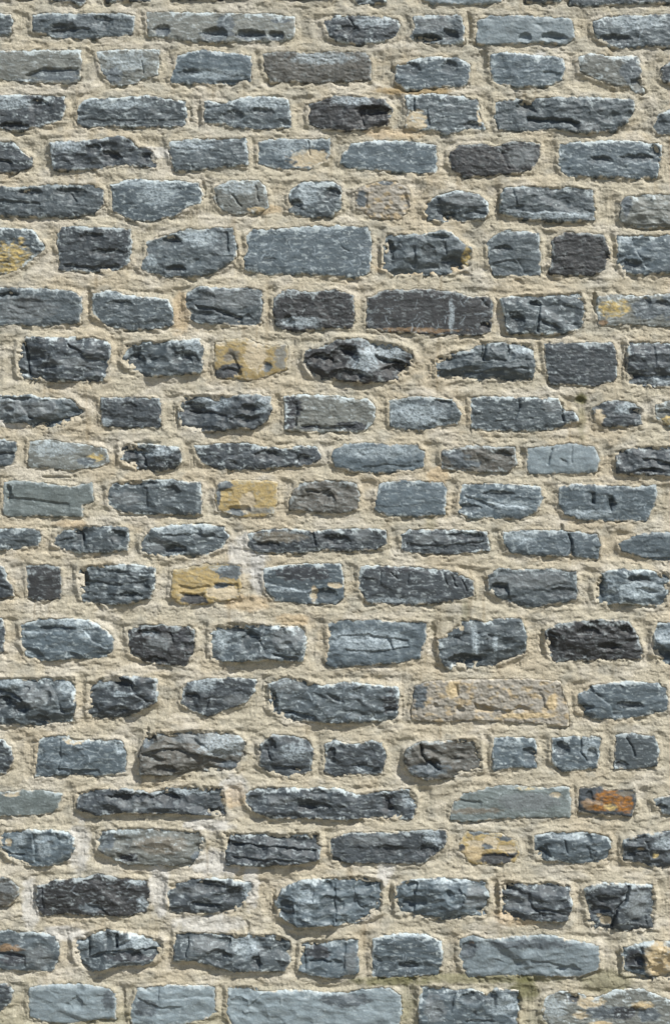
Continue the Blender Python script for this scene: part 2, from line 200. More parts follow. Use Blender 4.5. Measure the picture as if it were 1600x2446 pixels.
I o 655,400 680,300 800,290 900,280 1080,290 1140,330 1140,390 1100,465 960,480 850,480 750,485 660,480 | s9 660,385 760,360 860,370 930,390 1050,420 | P4 1030,340,110,60 | P3 880,310,90,24 | P2 690,330,24,30 | g9 710,325,24,30 | g9 770,460,60,24 | P2 1080,440,60,20 | !p15
I d 1215,350 1270,300 1350,305 1440,330 1455,390 1440,465 1340,495 1260,470 1210,440 | P4 1370,380,60,40 | g8 1250,350,36,40 | s8 1260,435 1340,450 1400,450 | v7 1250,370 1270,420 | !p12r.3
I d 1515,350 1557,330 1640,350 1730,330 1770,340 1792,400 1770,480 1650,480 1557,485 1510,470 1520,400 | s9 1630,440 1690,435 1760,455 | P4 1690,455,40,14 | g7 1540,400,20,40
J o 330,375 400,335 500,335 600,320 670,320 672,380 680,460 600,470 520,500 420,502 360,480 325,430 | c16 395,345 400,390 440,430 485,460 | g9 450,440,40,30 | s-3 340,410 500,390 660,400 | P2 430,460,90,30 | !p15
J b 740,320 870,310 920,325 932,380 928,450 850,445 740,465 735,390 | g7 900,400,40,40 | P4 810,340,60,16 | !r.3
J b 1010,320 1100,310 1230,315 1220,400 1215,450 1120,460 1050,465 1010,430 | g9 1050,370,34,40 | c7 1138,315 1140,375 1165,425 | P4 1180,360,40,40 | P4 1090,455,50,8 | g6 1190,400,30,40 | !r.2
J m 1310,310 1350,295 1480,310 1498,370 1490,440 1400,455 1300,455 1298,380 | c6 1350,320 1380,360 1390,400 | g6 1330,440,30,20 | !r.2p8
I e -60,570 100,565 200,560 285,580 270,640 230,665 100,670 -60,675 | P6 60,575,40,14 | !r.1p7
I d 370,575 420,555 600,555 700,575 800,540 950,545 1035,545 1045,600 1045,665 950,668 800,660 600,655 450,668 365,640 | s6 370,640 450,660 | g8 600,590,130,18 | P4 870,565,130,14 | g9 780,600,60,36 | g8 1010,655,36,14 | P3 650,620,90,20 | !p14
I d 1145,575 1200,545 1320,550 1450,555 1557,550 1650,580 1800,560 1900,555 1935,590 1930,640 1910,695 1800,680 1557,690 1400,680 1260,688 1180,650 1145,610 | v9 1800,580 1830,650 | P1 1800,610,26,50 | g7 1460,640,90,26 | P4 1900,590,30,50 | P3 1300,600,60,20 | !p13
J e 555,620 600,580 680,560 750,540 850,540 950,550 1080,545 1090,600 1088,680 900,680 720,690 600,700 540,690 545,650 | P5 900,548,60,9 | P6 1020,580,30,12 | P3 900,610,150,40 | P8 650,655,130,14 | s4 560,600 680,612 | !p7f.5
J d 1135,550 1200,545 1270,560 1385,555 1392,620 1370,675 1250,665 1135,660 | P9 1265,590,62,36 | P9 1340,620,44,44 | P7 1190,625,50,24 | P9 1230,640,50,14 | P5 1275,635,30,14 | P8 1350,570,40,14 | g5 1180,590,20,30 | !p10r.4f.0
J m 1480,600 1557,585 1650,580 1650,670 1520,665 | g6 1510,640,30,20
K b 5,-10 20,-40 150,-45 300,-40 345,-10 345,40 320,85 250,110 150,118 60,90 20,50 | v-10 155,-30 160,30 165,105 | P4 200,20,40,60 | s6 10,40 60,60 120,60 | P6 45,10,14,18 | P4 100,0,30,30 | !p13r.3
K g 460,0 480,-45 600,-55 750,-50 930,-40 950,10 930,70 870,120 750,110 600,108 520,75 460,40 | P1 600,80,50,20 | s7 540,50 620,75 | P4 600,-40,60,14 | s9 620,108 740,112 860,120 | P8 750,20,110,40 | P2 920,80,30,24 | P2 500,0,40,50 | !p13r.5
K d 1060,0 1040,-35 1120,-30 1300,-30 1480,-30 1490,20 1480,85 1380,105 1200,115 1060,110 1055,50 | s9 1070,0 1200,20 1330,28 1470,45 | g12 1055,-5,14,40 | s6 1080,70 1200,80 1350,90 | !p16r.3
L d -15,50 -12,-5 60,-30 250,-30 400,-45 510,-45 515,0 500,30 440,75 400,105 250,100 100,102 0,90 | P4 450,-10,44,40 | v-8 400,-20 390,60 | g8 430,45,50,26 | s7 -10,75 30,90 | P3 180,0,120,26 | g6 250,50,80,30
L y 590,-10 620,-40 760,-25 840,5 850,60 830,100 700,110 620,100 600,60 575,40 | P1 745,88,90,24 | P1 820,60,24,20 | P2 800,-12,50,14 | P2 670,-35,50,10 | P6 650,30,40,40 | P6 720,10,40,30 | s6 670,70 740,62 830,72 | P1 590,35,16,18 | P2 700,30,26,14 | !p6r.6 | P11 640,60,50,30 | P6 800,40,40,20
L b 925,-20 1000,-35 1150,-38 1265,-20 1280,30 1270,95 1150,105 1000,90 930,70 | g9 955,65,30,36 | v7 980,20 1000,80 | P4 1100,-20,80,14 | c5 1060,0 1080,60 | v5 1180,30 1190,90 | !p12r.35
L d 1340,0 1420,-20 1557,-40 1650,-40 1650,130 1500,130 1430,100 1340,90 | P5 1480,66,13,13 | P6 1415,38,16,6 | v-7 1430,0 1460,80 | P4 1530,10,60,24 | g8 1400,60,50,34 | !p14
K o -60,175 40,178 90,220 80,260 40,300 -60,312 | P3 30,220,40,24
K k 180,215 280,185 400,180 450,155 560,180 690,190 690,280 680,325 600,345 450,345 300,335 210,350 180,300 | P1 195,270,20,60 | P4 660,290,24,30 | P2 430,315,55,22 | s5 400,290 470,310 510,340 | v6 205,220 210,320 | P4 640,195,50,12 | !p11w.3
K d 790,210 880,185 1000,180 1100,190 1175,200 1170,250 1120,310 1050,330 900,335 800,330 780,270 | s12 890,283 960,288 1030,292 | P3 890,235,90,20 | g9 980,215,70,34 | g8 1090,250,50,40 | P4 1150,230,26,34 | P6 800,215,18,18 | !p13r.3
K b 1285,290 1320,225 1400,190 1500,180 1557,175 1700,170 1770,185 1775,260 1765,330 1650,380 1500,390 1380,395 1310,350 | v-9 1400,220 1370,290 1370,380 | g9 1330,320,36,50 | P4 1420,270,50,60 | v8 1560,200 1565,380 | g7 1540,300,60,50 | c4 1640,220 1660,290 1690,320 | !p17r.3
L b 285,215 330,190 450,180 600,180 700,190 710,260 700,350 600,350 500,365 400,350 290,335 280,270 | v9 380,190 370,330 | g8 340,300,30,34 | v-7 590,240 610,280 | P3 650,260,50,60 | P4 540,190,120,8 | s7 380,345 480,358 600,352 | !p17r.3
L d 770,210 790,185 900,205 1000,195 1085,215 1092,300 1070,370 950,370 850,360 770,355 775,290 | g10 800,210,30,26 | v8 905,240 910,300 950,330 | s6 920,310 1000,315 1060,330 | P3 850,290,50,34 | g6 960,350,60,20 | !p16r.3
L d 1160,230 1230,200 1350,205 1470,210 1485,280 1470,410 1330,415 1210,400 1175,370 1175,310 | c16 1360,215 1350,270 1300,320 1285,400 | P4 1400,290,60,70 | P6 1255,370,28,22 | P6 1220,348,14,8 | g7 1250,290,80,40 | P3 1400,290,50,80 | !p15r.25
K m -60,430 50,420 150,430 240,440 275,480 272,550 240,605 100,600 -60,590 | P7 40,500,70,18 | P1 70,550,55,34 | s7 -20,525 60,520 110,530 | P3 190,540,60,50 | v5 120,530 130,590 | !p11r.3
K m 345,460 420,430 500,415 600,430 700,450 758,470 750,530 700,565 520,580 440,600 370,590 350,530 | c10 415,430 415,530 | v9 560,430 550,490 | c12 548,440 545,490 | s9 420,540 500,505 600,500 740,500 | P4 640,470,90,26 | P4 385,460,34,22 | P4 460,450,34,22 | P1 620,535,130,20 | v-7 500,430 495,500 | !p17r.3
K m 820,430 1000,435 1100,440 1300,445 1350,470 1345,560 1320,600 1100,605 1000,580 900,550 815,555 | v9 880,450 875,540 | v9 1075,450 1070,490 | g8 1020,540,60,36 | v6 1210,520 1210,590 | P3 960,480,70,40 | P4 1150,490,60,50 | g8 1190,570,26,34 | g7 1300,480,30,40 | !p14r.25
K b 1405,480 1440,470 1557,465 1600,460 1657,465 1660,540 1662,610 1557,635 1440,620 1395,600 | s8 1440,555 1500,550 1540,560 | P1 1480,520,60,34 | v6 1420,490 1430,600 | P4 1530,480,60,14 | v5 1610,480 1600,600 | P3 1630,560,30,60 | !p13r.25
L b 180,460 300,435 400,440 490,470 495,560 470,620 300,632 180,630 175,540 | g7 340,585,50,26 | s5 180,530 220,560 | P4 340,440,110,8 | !w.7r.25p11
L l 580,460 640,440 700,465 850,450 1000,445 1100,470 1220,490 1222,590 1120,630 900,620 620,630 590,580 600,570 578,540 | P10 632,488,17,16 | g6 620,500,36,34 | P2 900,480,180,22 | s4 900,555 1000,565 1070,580 | g7 1080,600,60,24 | P2 620,510,50,40 | !p12f.5
L b 1335,500 1430,480 1500,470 1650,470 1650,640 1500,635 1340,615 | P11 1500,550,68,90 | v9 1430,490 1430,600 | g8 1410,560,18,30 | s10 1340,612 1450,630 1650,630 | P1 1380,550,44,50 | !p16r.4
K d -60,670 30,670 60,700 50,750 0,790 -60,790
K l 145,690 200,675 400,672 500,690 540,720 535,825 450,825 330,845 220,840 150,815 140,750 | g5 360,760,30,36 | g3 320,775,20,20 | P2 510,740,30,50 | !r.15p11
K l 650,690 800,675 1000,680 1000,800 950,830 820,850 620,852 610,800 630,740 | s4 640,730 740,770 850,765 | v4 745,680 740,740 | P2 680,780,60,40 | s-3 760,745 900,730 990,730 | !r.15p12
K l 1065,690 1150,675 1220,705 1400,700 1557,715 1700,690 1800,685 1860,720 1865,800 1840,900 1500,900 1100,900 1060,800 | v-5 1220,710 1150,780 | g5 1130,700,70,30 | P2 1600,740,120,30 | g5 1110,780,50,60 | !r.2p12
L b 400,680 500,680 560,700 640,695 700,720 750,690 850,700 865,760 840,830 860,900 400,900 390,800 | v6 560,710 540,800 | g7 640,730,60,30 | s5 600,830 700,835 740,840 | P4 780,760,70,50 | g8 720,740,30,60 | P3 460,780,50,60 | !r.2p14
L g 975,770 960,790 980,735 1040,705 1130,715 1200,740 1300,700 1430,695 1557,750 1650,750 1650,900 1050,900 970,830 | P6 1140,810,40,20 | P4 1020,780,50,50 | P1 1110,740,24,20 | g7 1090,730,40,30 | P6 1180,750,70,30 | P11 1430,770,50,24 | P2 1280,800,120,30 | P11 1230,850,50,10 | g6 1400,800,40,30 | !p8 | P1 1350,800,60,30 | P2 1450,810,60,30
"""
LABELS = {"E 1010,45": "ochre yellow stone with a small dark grey hollow", "E 1020,690": "ochre stone with blue grey top left corner",
 "G 810,320": "grey stone streaked with bright yellow bands", "J 360,180": "large knobbly tan stone with ochre hollows",
 "L 590,-10": "small mottled stone of cream, ochre and grey", "J 1135,550": "slate stone with rust orange stains",
 "C -60,285": "grey stone with a pale yellow lower half", "D 225,340": "faceted slate stone with a yellow spot at its right end",
 "C 1150,320": "long smooth blue grey stone covered in white scratches", "E 1420,80": "deeply broken dark stone with a black hollow under a ridge painted pale as if lit",
 "A 690,65": "grey buff stone with three dark scalloped chips in its lower edge", "L 580,460": "pale blue stone with a brown knot near its corner",
 "L 1335,500": "slate stone with a buff yellow panel", "D 155,610": "brown grey smooth stone with rusty lower edge",
 "D 1225,605": "grey stone with a yellow left end", "D 100,110": "tan grey stone with a dark chip at its left",
 "K 180,215": "near black stone with rough speckled face", "L 1160,230": "dark stone split by a deep crack",
 "K -60,430": "blue grey stone with a rusty brown streak", "G 1230,310": "dark slate stone crossed by a pale diagonal ridge"}
OCHRE = {"E 1010,45", "E 1020,690", "G 810,320", "J 360,180", "L 590,-10"}
KIND = {  # base reflectance, protrusion mm, roughness of the face, pale film
 'k': ((.033, .036, .039), 9, 1.0, .55), 'd': ((.046, .057, .066), 10, .8, .8), 'm': ((.067, .085, .096), 10, .8, 1.0),
 'b': ((.078, .104, .122), 10, .45, 1.0), 'l': ((.170, .212, .235), 10, .35, .7), 'g': ((.135, .145, .135), 9, .8, 1.0),
 'e': ((.130, .158, .158), 8, .3, .6), 'o': ((.080, .080, .072), 10, .9, .6), 'y': ((.34, .262, .12), 9, .5, .25), 't': ((.265, .250, .215), 8, .7, 0)}
PATCH = {1: (.035, .040, .047), 2: (.085, .104, .118), 3: (.14, .157, .165), 4: (.38, .45, .49), 5: (.42, .325, .13), 11: (.44, .355, .215), 6: (.44, .38, .27),
 7: (.20, .14, .085), 8: (.15, .14, .115), 9: (.25, .11, .018), 10: (.24, .13, .075)}
LIME_SKY = (.47, .54, .56)  # film colour: lime plus painted sky light
S = 800 / 1557 * MM            # traced units to mm
import re
class Stone: pass
stones = []
for ln in DATA.strip().splitlines():
    p = [q.strip() for q in ln.split('|')]
    tile, kind, rest = p[0].split(' ', 2)
    ox, oy = TILES[tile]; ox *= MM; oy *= MM
    def pts(s): return np.array([[float(v) for v in q.split(',')] for q in s.split()]) * S + (ox, oy)
    s = Stone(); s.key = tile + ' ' + rest.split()[0]; s.kind = kind; s.poly = pts(rest); s.feats = []
    s.col, s.p, s.r, s.f = KIND[kind]; s.w = 0.12; s.off = False
    for q in p[1:]:
        if q[0] == '!':
            for k, v in re.findall(r'([prfw])([\d.]+)', q): setattr(s, k, float(v))
            continue
        h, r = q.split(' ', 1); n = [float(v) for v in r.replace(',', ' ').split()]
        if h[0] in 'gP': s.feats.append((h[0], float(h[1:]), n[0] * S + ox, n[1] * S + oy, n[2] * S, n[3] * S))
        else: s.feats.append((h[0], float(h[1:]), pts(r)))
    stones.append(s)
N_TRACED = len(stones)

# courses beyond the picture, so the wall goes on when one steps aside
rg = random.Random(5)
def block(x0, x1, y0, y1):
    s = Stone(); hw = x1 - x0; hh = y1 - y0; j = lambda a: rg.uniform(-a, a)
    c = min(hw, hh) * .16
    s.poly = np.array([[x0 + j(5), y0 + c + j(4)], [x0 + c + j(5), y0 + j(4)], [x0 + hw * .35, y0 + j(6)], [x0 + hw * .65, y0 + j(6)],
        [x1 - c + j(5), y0 + j(4)], [x1 + j(5), y0 + c + j(4)], [x1 + j(5), y0 + hh * .6], [x1 - c + j(6), y1 + j(5)],
        [x0 + hw * .6, y1 + j(6)], [x0 + hw * .3, y1 + j(6)], [x0 + c + j(6), y1 + j(5)], [x0 + j(5), y1 - c + j(5)]])
    s.key = ''; s.kind = rg.choice('mmddbbkgob'); s.col, s.p, s.r, s.f = KIND[s.kind]; s.p *= rg.uniform(.8, 1.5); s.w = rg.choice([.1, .1, .6])
    s.feats = []; s.off = True
    for _ in range(3):
        cx = rg.uniform(x0 + 20, x1 - 20); cy = rg.uniform(y0 + 15, y1 - 15)
        s.feats.append(('g', rg.uniform(4, 9), cx, cy, rg.uniform(15, 35), rg.uniform(8, 20)))
        s.feats.append(('P', 4, cx + j(30), y0 + 12, rg.uniform(20, 40), 9))
    stones.append(s)
SIDE = 900.0                                           # mm of wall on either side of the picture
TOP = -700.0
def course(xa, xb, y0, y1):
    x = xa
    while x < xb - 60:
        l = rg.uniform(130, 300)
        if xb - x - l < 120: l = xb - x
        block(x, min(x + l, xb), y0 + rg.uniform(-5, 5), y1 + rg.uniform(-5, 5)); x += l + rg.uniform(22, 40)
rows_l = [s for s in stones if s.poly[:, 0].min() < 0]; rows_r = [s for s in stones if s.poly[:, 0].max() > 1600 * MM]
def side_courses(side, xa, xb):
    ys = sorted([(s.poly[:, 1].min(), s.poly[:, 1].max(), s.poly[:, 0].min() if xa < 0 else s.poly[:, 0].max()) for s in side])
    last = -1e9; out = []
    for y0, y1, xe in ys:
        if y0 > last + 8: out.append([y0, y1, xe]); last = y1
    for a, b in zip(out, out[1:] + [None]):            # fill the courses none of whose stones crosses the frame
        if b is not None and b[0] - a[1] > 90:
            out.append([a[1] + 28, b[0] - 28, 0 if xa < 0 else 1600 * MM])
    for y0, y1, xe in out:
        if y1 < 20: continue
        if xa < 0: course(xa, xe - 30, y0, y1)
        else: course(xe + 30, xb, y0, y1)
side_courses(rows_l, -SIDE, -40); side_courses(rows_r, 2000 + 40, 2000 + SIDE)
y = -38.0
while y > TOP + 40:
    hgt = rg.uniform(75, 115) if y < -50 else 0
    if hgt: course(-SIDE + rg.uniform(0, 60), 2000 + SIDE, y - hgt, y)
    y -= hgt + 32
y = 2446 * MM + 75
course(-SIDE, 2000 + SIDE, y, y + 110)
for s in stones[N_TRACED:]: s.off = True

# ------------------------------------------------------------------ surfaces, in mm; X right, Y down, height towards the viewer
def wob(X, Y):
    return 4.6 + 4.2 * fbm(X / 26, Y / 26, 3, 11) + 3.2 * fbm(X / 8.0, Y / 8.0, 3, 12)
def sdist(poly, X, Y):
    inside = np.zeros(X.shape, bool); d2 = np.full(X.shape, 1e12); n = len(poly)
    for i in range(n):
        ax, ay = poly[i]; bx, by = poly[(i + 1) % n]; ex, ey = bx - ax, by - ay
        t = np.clip(((X - ax) * ex + (Y - ay) * ey) / (ex * ex + ey * ey + 1e-9), 0, 1)
        d2 = np.minimum(d2, (X - ax - t * ex) ** 2 + (Y - ay - t * ey) ** 2)
        c = (ay > Y) != (by > Y); xi = ax + (Y - ay) * ex / (ey if ey else 1e-9)
        inside ^= c & (X < xi)
    return np.where(inside, 1, -1) * np.sqrt(d2)
def pdist(pl, X, Y):
    d2 = np.full(X.shape, 1e12)
    for (ax, ay), (bx, by) in zip(pl[:-1], pl[1:]):
        ex, ey = bx - ax, by - ay
        t = np.clip(((X - ax) * ex + (Y - ay) * ey) / (ex * ex + ey * ey + 1e-9), 0, 1)
        d2 = np.minimum(d2, (X - ax - t * ex) ** 2 + (Y - ay - t * ey) ** 2)
    return np.sqrt(d2)
def edge_h(X, Y, s):
    return 1.2 + 1.8 * perlin(X / 45, Y / 45, 21) + s.p * .62

def stone_surface(s, idx, step):
    x0, y0 = s.poly.min(0); x1, y1 = s.poly.max(0); m = 9
    xs = np.arange(x0 - m, x1 + m + step, step); ys = np.arange(y0 - m, y1 + m + step, step)
    X, Y = np.meshgrid(xs, ys); q = np.random.RandomState(100 + idx)
    sd = sdist(s.poly, X, Y) + wob(X, Y)
    # warped coordinates for everything broken
    WX = X + 6 * fbm(X / 34, Y / 34, 2, idx + .5) + .8 * perlin(X / 7, Y / 7, idx)
    WY = Y + 5 * fbm(X / 34, Y / 34, 2, idx + 50.5) + .7 * perlin(X / 7, Y / 7, idx + 9)
    R = q.uniform(3.5, 9)
    E = edge_h(X, Y, s) - .6
    cx, cy = (x0 + x1) / 2, (y0 + y1) / 2; hw, hh = (x1 - x0) / 2, (y1 - y0) / 2
    dome = 1 - np.exp(-np.clip(sd, 0, None) / R)
    tilt = (WX - cx) / hw * q.uniform(-2.2, 2.2) + (WY - cy) / hh * q.uniform(-2.5, 2.5)
    h = (s.p * .34 + tilt) * dome
    rr = s.r
    # broken planes
    a = q.uniform(-.12, .12); U = WX * math.cos(a) + WY * math.sin(a); V = -WX * math.sin(a) + WY * math.cos(a)
    U += 9 * perlin(U / 40, V / 40, idx + 61); k, dx, dy, d = cells(U / 58, V / 30, idx)
    # conchoidal scallops: hollows that meet in crisp ridges, at three sizes
    big = max(.9, .9 + (s.p - 9) * 1.45) * (.8 if rr < .25 else 1); h += (np.minimum(d * d, 1.2) - .28) * big * .75
    F = np.full(X.shape, 99.0); FX = X + 5 * perlin(X / 50, Y / 50, idx + 71) + .7 * perlin(X / 8, Y / 8, idx + 72); FY = Y + 5 * perlin(X / 50, Y / 50, idx + 73) + .7 * perlin(X / 8, Y / 8, idx + 74)
    for _ in range(int(5 + hw / 16)):                  # flat cleavage planes that cut one another
        fx = q.uniform(x0, x1); fy = q.uniform(y0, y1); F = np.minimum(F, (FX - fx) * q.normal(0, .20) + (FY - fy) * q.normal(0, .34) + q.uniform(0, 5))
    F2 = np.full(X.shape, -99.0)
    for _ in range(4):
        fx = q.uniform(x0, x1); fy = q.uniform(y0, y1); F2 = np.maximum(F2, (FX - fx) * q.normal(0, .22) + (FY - fy) * q.normal(0, .36) - q.uniform(0, 6))
    F = np.where(sstep(-.2, .2, fbm(X / 60, Y / 60, 1, idx + 75)) > .5, F, np.minimum(F, np.abs(F2) - 4))
    F = F - F[sd > 0].mean() if (sd > 0).any() else F
    h += np.clip(F, -1.5 * big, 1.1 * big) * (.35 + .05 * min(big, 9)) + .35 * big * perlin(U / 40, V / 24, idx + 76)
    fac = (_G[(k * 11) & 4095] / 6.28 - .5) * 2.0 + dx * 58 * _GX[k] * .05
    h += fac * sstep(-.1, .5, fbm(X / 60, Y / 40, 2, idx + 33)) * big / 5
    k, dx, dy, d = cells(U / 25 + .3 * perlin(U / 9, V / 9, idx), V / 13, idx + 40)
    h += np.minimum(d * d, 1.2) * (2.1 * rr + big * .14) + dx * 25 * _GX[k] * .04 * rr
    k, dx, dy, d = cells(U / 10, V / 6.5, idx + 80)
    h += np.minimum(d * d, 1.2) * (.15 + 1.1 * rr) * sstep(-.3, .3, fbm(X / 40, Y / 25, 2, idx + 35))
    # scalloped chips
    for _ in range(int(3 + 7 * rr * hw / 110)):
        bx = q.uniform(x0, x1); by = q.uniform(y0, y1); brx = q.uniform(12, 46); bry = q.uniform(7, 24); dep = q.uniform(.3, 1.0) * big
        ang = q.uniform(-.5, .5); lx = (WX - bx) * math.cos(ang) + (WY - by) * math.sin(ang); ly = -(WX - bx) * math.sin(ang) + (WY - by) * math.cos(ang)
        h -= dep * np.clip(1 - (lx / brx) ** 2 - (ly / bry) ** 2, 0, 1)
    # bedding ledges: gradual rise, sudden drop
    per = q.uniform(13, 24); t = (V + 5 * fbm(U / 60, V / 18, 3, idx + 3)) / per; t = t - np.floor(t)
    mask = sstep(-.15, .35, fbm(X / 50, Y / 22, 2, idx + 7))
    h += (t - .5) * 2.0 * mask * (.45 + .55 * rr)
    h += 1.0 * ridged(U / 26, V / 13, 4, idx) * (.35 + .8 * rr)
    h += .75 * fbm(U / 9, V / 6, 3, idx + 2) * (.2 + rr)
    h += .55 * fbm(X / 3.6, Y / 3.2, 2, idx + 4) * (.35 + rr)
    # colour
    C = np.zeros(X.shape + (3,)); base = np.array(s.col) * q.uniform(.86, 1.16); C[:] = base
    n1 = fbm(WX / 40, WY / 14, 4, idx + 5); C *= (1 + .42 * n1)[..., None]
    n2 = fbm(WX / 34, WY / 30, 3, idx + 6)
    brown = sstep(.05, .45, n2) * (.3 if s.kind in 'kdo' else .12)
    C = C * (1 + brown[..., None] * np.array([.16, 0, -.13]))
    dirt = np.clip(fbm(X / 5, Y / 4, 3, idx + 8), -1, 1); C *= (1 + .24 * dirt)[..., None]
    rough = np.full(X.shape, .56)
    if s.kind == 't':
        gm = sstep(.0, .35, fbm(WX / 30, WY / 20, 4, idx + 27))[..., None] * .6
        C = C * (1 - gm) + np.array([.42, .32, .17]) * gm
        h += 3.4 * fbm(X / 20, Y / 16, 3, idx + 29) + 1.6 * fbm(X / 8, Y / 7, 2, idx + 32)
    if s.kind == 'y':
        gm = sstep(-.05, .5, fbm(WX / 16, WY / 9, 4, idx + 27, .65))[..., None] * .75
        C = C * (1 - gm) + np.array([.20, .20, .165]) * gm
    # features traced from the photograph
    for ft in s.feats:
        if ft[0] == 'g':
            _, dep, gx_, gy_, rx, ry = ft
            u = (WY + 4.5 * fbm(X / 15, Y / 12, 3, idx + 30) - gy_) / ry; xx = (WX + 6 * fbm(X / 17, Y / 15, 3, idx + 31) - gx_) / rx
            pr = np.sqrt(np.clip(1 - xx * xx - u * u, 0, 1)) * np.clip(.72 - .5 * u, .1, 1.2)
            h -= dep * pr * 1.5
            C *= (1 - .30 * sstep(.1, .6, pr) * (s.kind in 'mdkbgo'))[..., None]    # colour darker with the depth of the hollow
        elif ft[0] == 's':
            _, dep, pl = ft; yl = np.interp(WX, pl[:, 0], pl[:, 1]); t = WY - yl
            end = sstep(pl[0, 0] - 3, pl[0, 0] + 8, WX) * (1 - sstep(pl[-1, 0] - 8, pl[-1, 0] + 3, WX))
            if dep > 0: h -= 1.25 * dep * end * np.exp(-np.clip(t, 0, None) / 17) * sstep(-.6, 1.6, t)
            else: h += dep * end * np.exp(np.clip(t, None, 0) / 17) * (1 - sstep(-1.6, .6, t))
        elif ft[0] == 'v':
            _, dep, pl = ft; xl = np.interp(WY, pl[:, 1], pl[:, 0]); t = WX - xl
            end = sstep(pl[0, 1] - 4, pl[0, 1] + 5, WY) * (1 - sstep(pl[-1, 1] - 5, pl[-1, 1] + 4, WY))
            if dep > 0: h -= dep * end * np.exp(np.clip(t, None, 0) / 16) * (1 - sstep(-2.2, .8, t))
            else: h += dep * end * np.exp(-np.clip(t, 0, None) / 20) * sstep(-.8, 2.2, t)
        elif ft[0] == 'c':
            _, dep, pl = ft; wd = 1.4 + dep * .16; h -= dep * np.exp(-(pdist(pl, WX, WY) / wd) ** 2)
        elif ft[0] == 'P':
            _, code, gx_, gy_, rx, ry = ft
            e = ((WX - gx_) / rx) ** 2 + ((WY - gy_) / ry) ** 2 + (.7 if code in (11, 10) else 1.25) * fbm(WX / 20, WY / 13, 4, idx + 12)
            soft = .55 if code in (4, 3, 8, 11) else .42 if code in (5, 9, 7) else .25
            mk = (1 - sstep(1 - soft, 1 + soft, e)) * (.75 if code in (4, 3) else .97)
            if code in (5, 9): mk = mk * np.clip(.75 + 1.3 * fbm(WX / 18, WY / 8, 3, idx + 18), .1, 1)
            if code == 4: mk = mk * np.clip(.62 + 1.3 * fbm(WX / 7, WY / 4, 3, idx + 13), 0, 1)
            pc = np.array(PATCH[int(code)])[None, None] * (1 + .3 * n1 + .35 * dirt)[..., None]
            if code in (5, 9, 7): pc = pc * (1 + np.clip(1.1 * fbm(WX / 16, WY / 6, 3, idx + 14), -.6, .5))[..., None] * np.array([1, 1, 1])
            C = C * (1 - mk[..., None]) + pc * mk[..., None]
            if code == 6: h -= mk * 1.5
            if code in (5, 6, 9): rough = np.maximum(rough, .8 * mk)
    # pale lime film with sky light painted in, thickest along the upper arris and the ends
    top = np.clip((cy - Y) / hh, -1, 1)
    ed = np.exp(-np.clip(sd - 2, 0, None) / (7.0 + 5.0 * np.clip(top, 0, 1)))
    nn = fbm(WX / 30, WY / 20, 2, idx + 15) + .75 * fbm(WX / 7, WY / 8, 3, idx + 25) + .15 * perlin(WX / 3.2, WY / 6, idx + 16)
    s.f *= q.uniform(.6, 1.2)
    film = sstep(.40, .80, ed * (.66 + .26 * top) * (1 + 1.6 * fbm(X / 34, Y / 34, 2, idx + 36)) + .80 * nn) * s.f
    film = np.maximum(film, s.f * .5 * sstep(.10, .45, fbm(WX / 24, WY / 7, 4, idx + 19)))
    film = np.clip(film, 0, .92)
    fc = np.array(LIME_SKY) * (1 + .25 * dirt)[..., None]
    C = C * (1 - film[..., None] * .86) + fc * film[..., None] * .86
    # mortar smeared over the very edge
    sm = (1 - sstep(2.0, 6.5, sd + 3.6 * fbm(X / 10, Y / 10, 3, idx + 17) + 1.2)) * .85 * sstep(-.1, .35, fbm(X / 26, Y / 26, 2, idx + 28))
    C = C * (1 - sm[..., None]) + np.array([.50, .46, .37]) * sm[..., None] * (1 + .3 * dirt)[..., None]
    # white calcite scratches
    if s.w > .2:
        sc_ = np.zeros(X.shape)
        for _ in range(int(min(s.w, 1) * hw * hh / 190) + 3):
            lx = q.uniform(x0, x1); ly = q.uniform(y0, y1); an = q.choice([q.normal(.25, .25), q.normal(2.5, .3), q.normal(-.9, .4)]); ll = q.uniform(6, 34)
            pl = [(lx, ly)]
            for _k in range(3):
                an += q.normal(0, .35); lx += math.cos(an) * ll / 3; ly += math.sin(an) * ll / 3; pl.append((lx, ly))
            wd_ = q.uniform(.9, 1.7)
            sc_ = np.maximum(sc_, np.exp(-(pdist(pl, X, Y) / wd_) ** 2) * q.uniform(.25, .8))
        sc_ = sc_ * np.clip(.75 + 1.1 * fbm(X / 7, Y / 7, 2, idx + 22), .1, 1)
        sp = .35 * sstep(.74, .9, fbm(X / 3.5, Y / 3.5, 1, idx + 24)); sc_ = np.clip(sc_ + sp, 0, 1) * .85
        C = C * (1 - sc_[..., None]) + np.array([.42, .5, .56]) * sc_[..., None]
    z = np.where(sd > 0, E + h, E + sd * 5.5)
    z = np.maximum(z, -26)
    keep = sd > -6
    return X, Y, z, np.clip(C, .012, .8), rough, keep

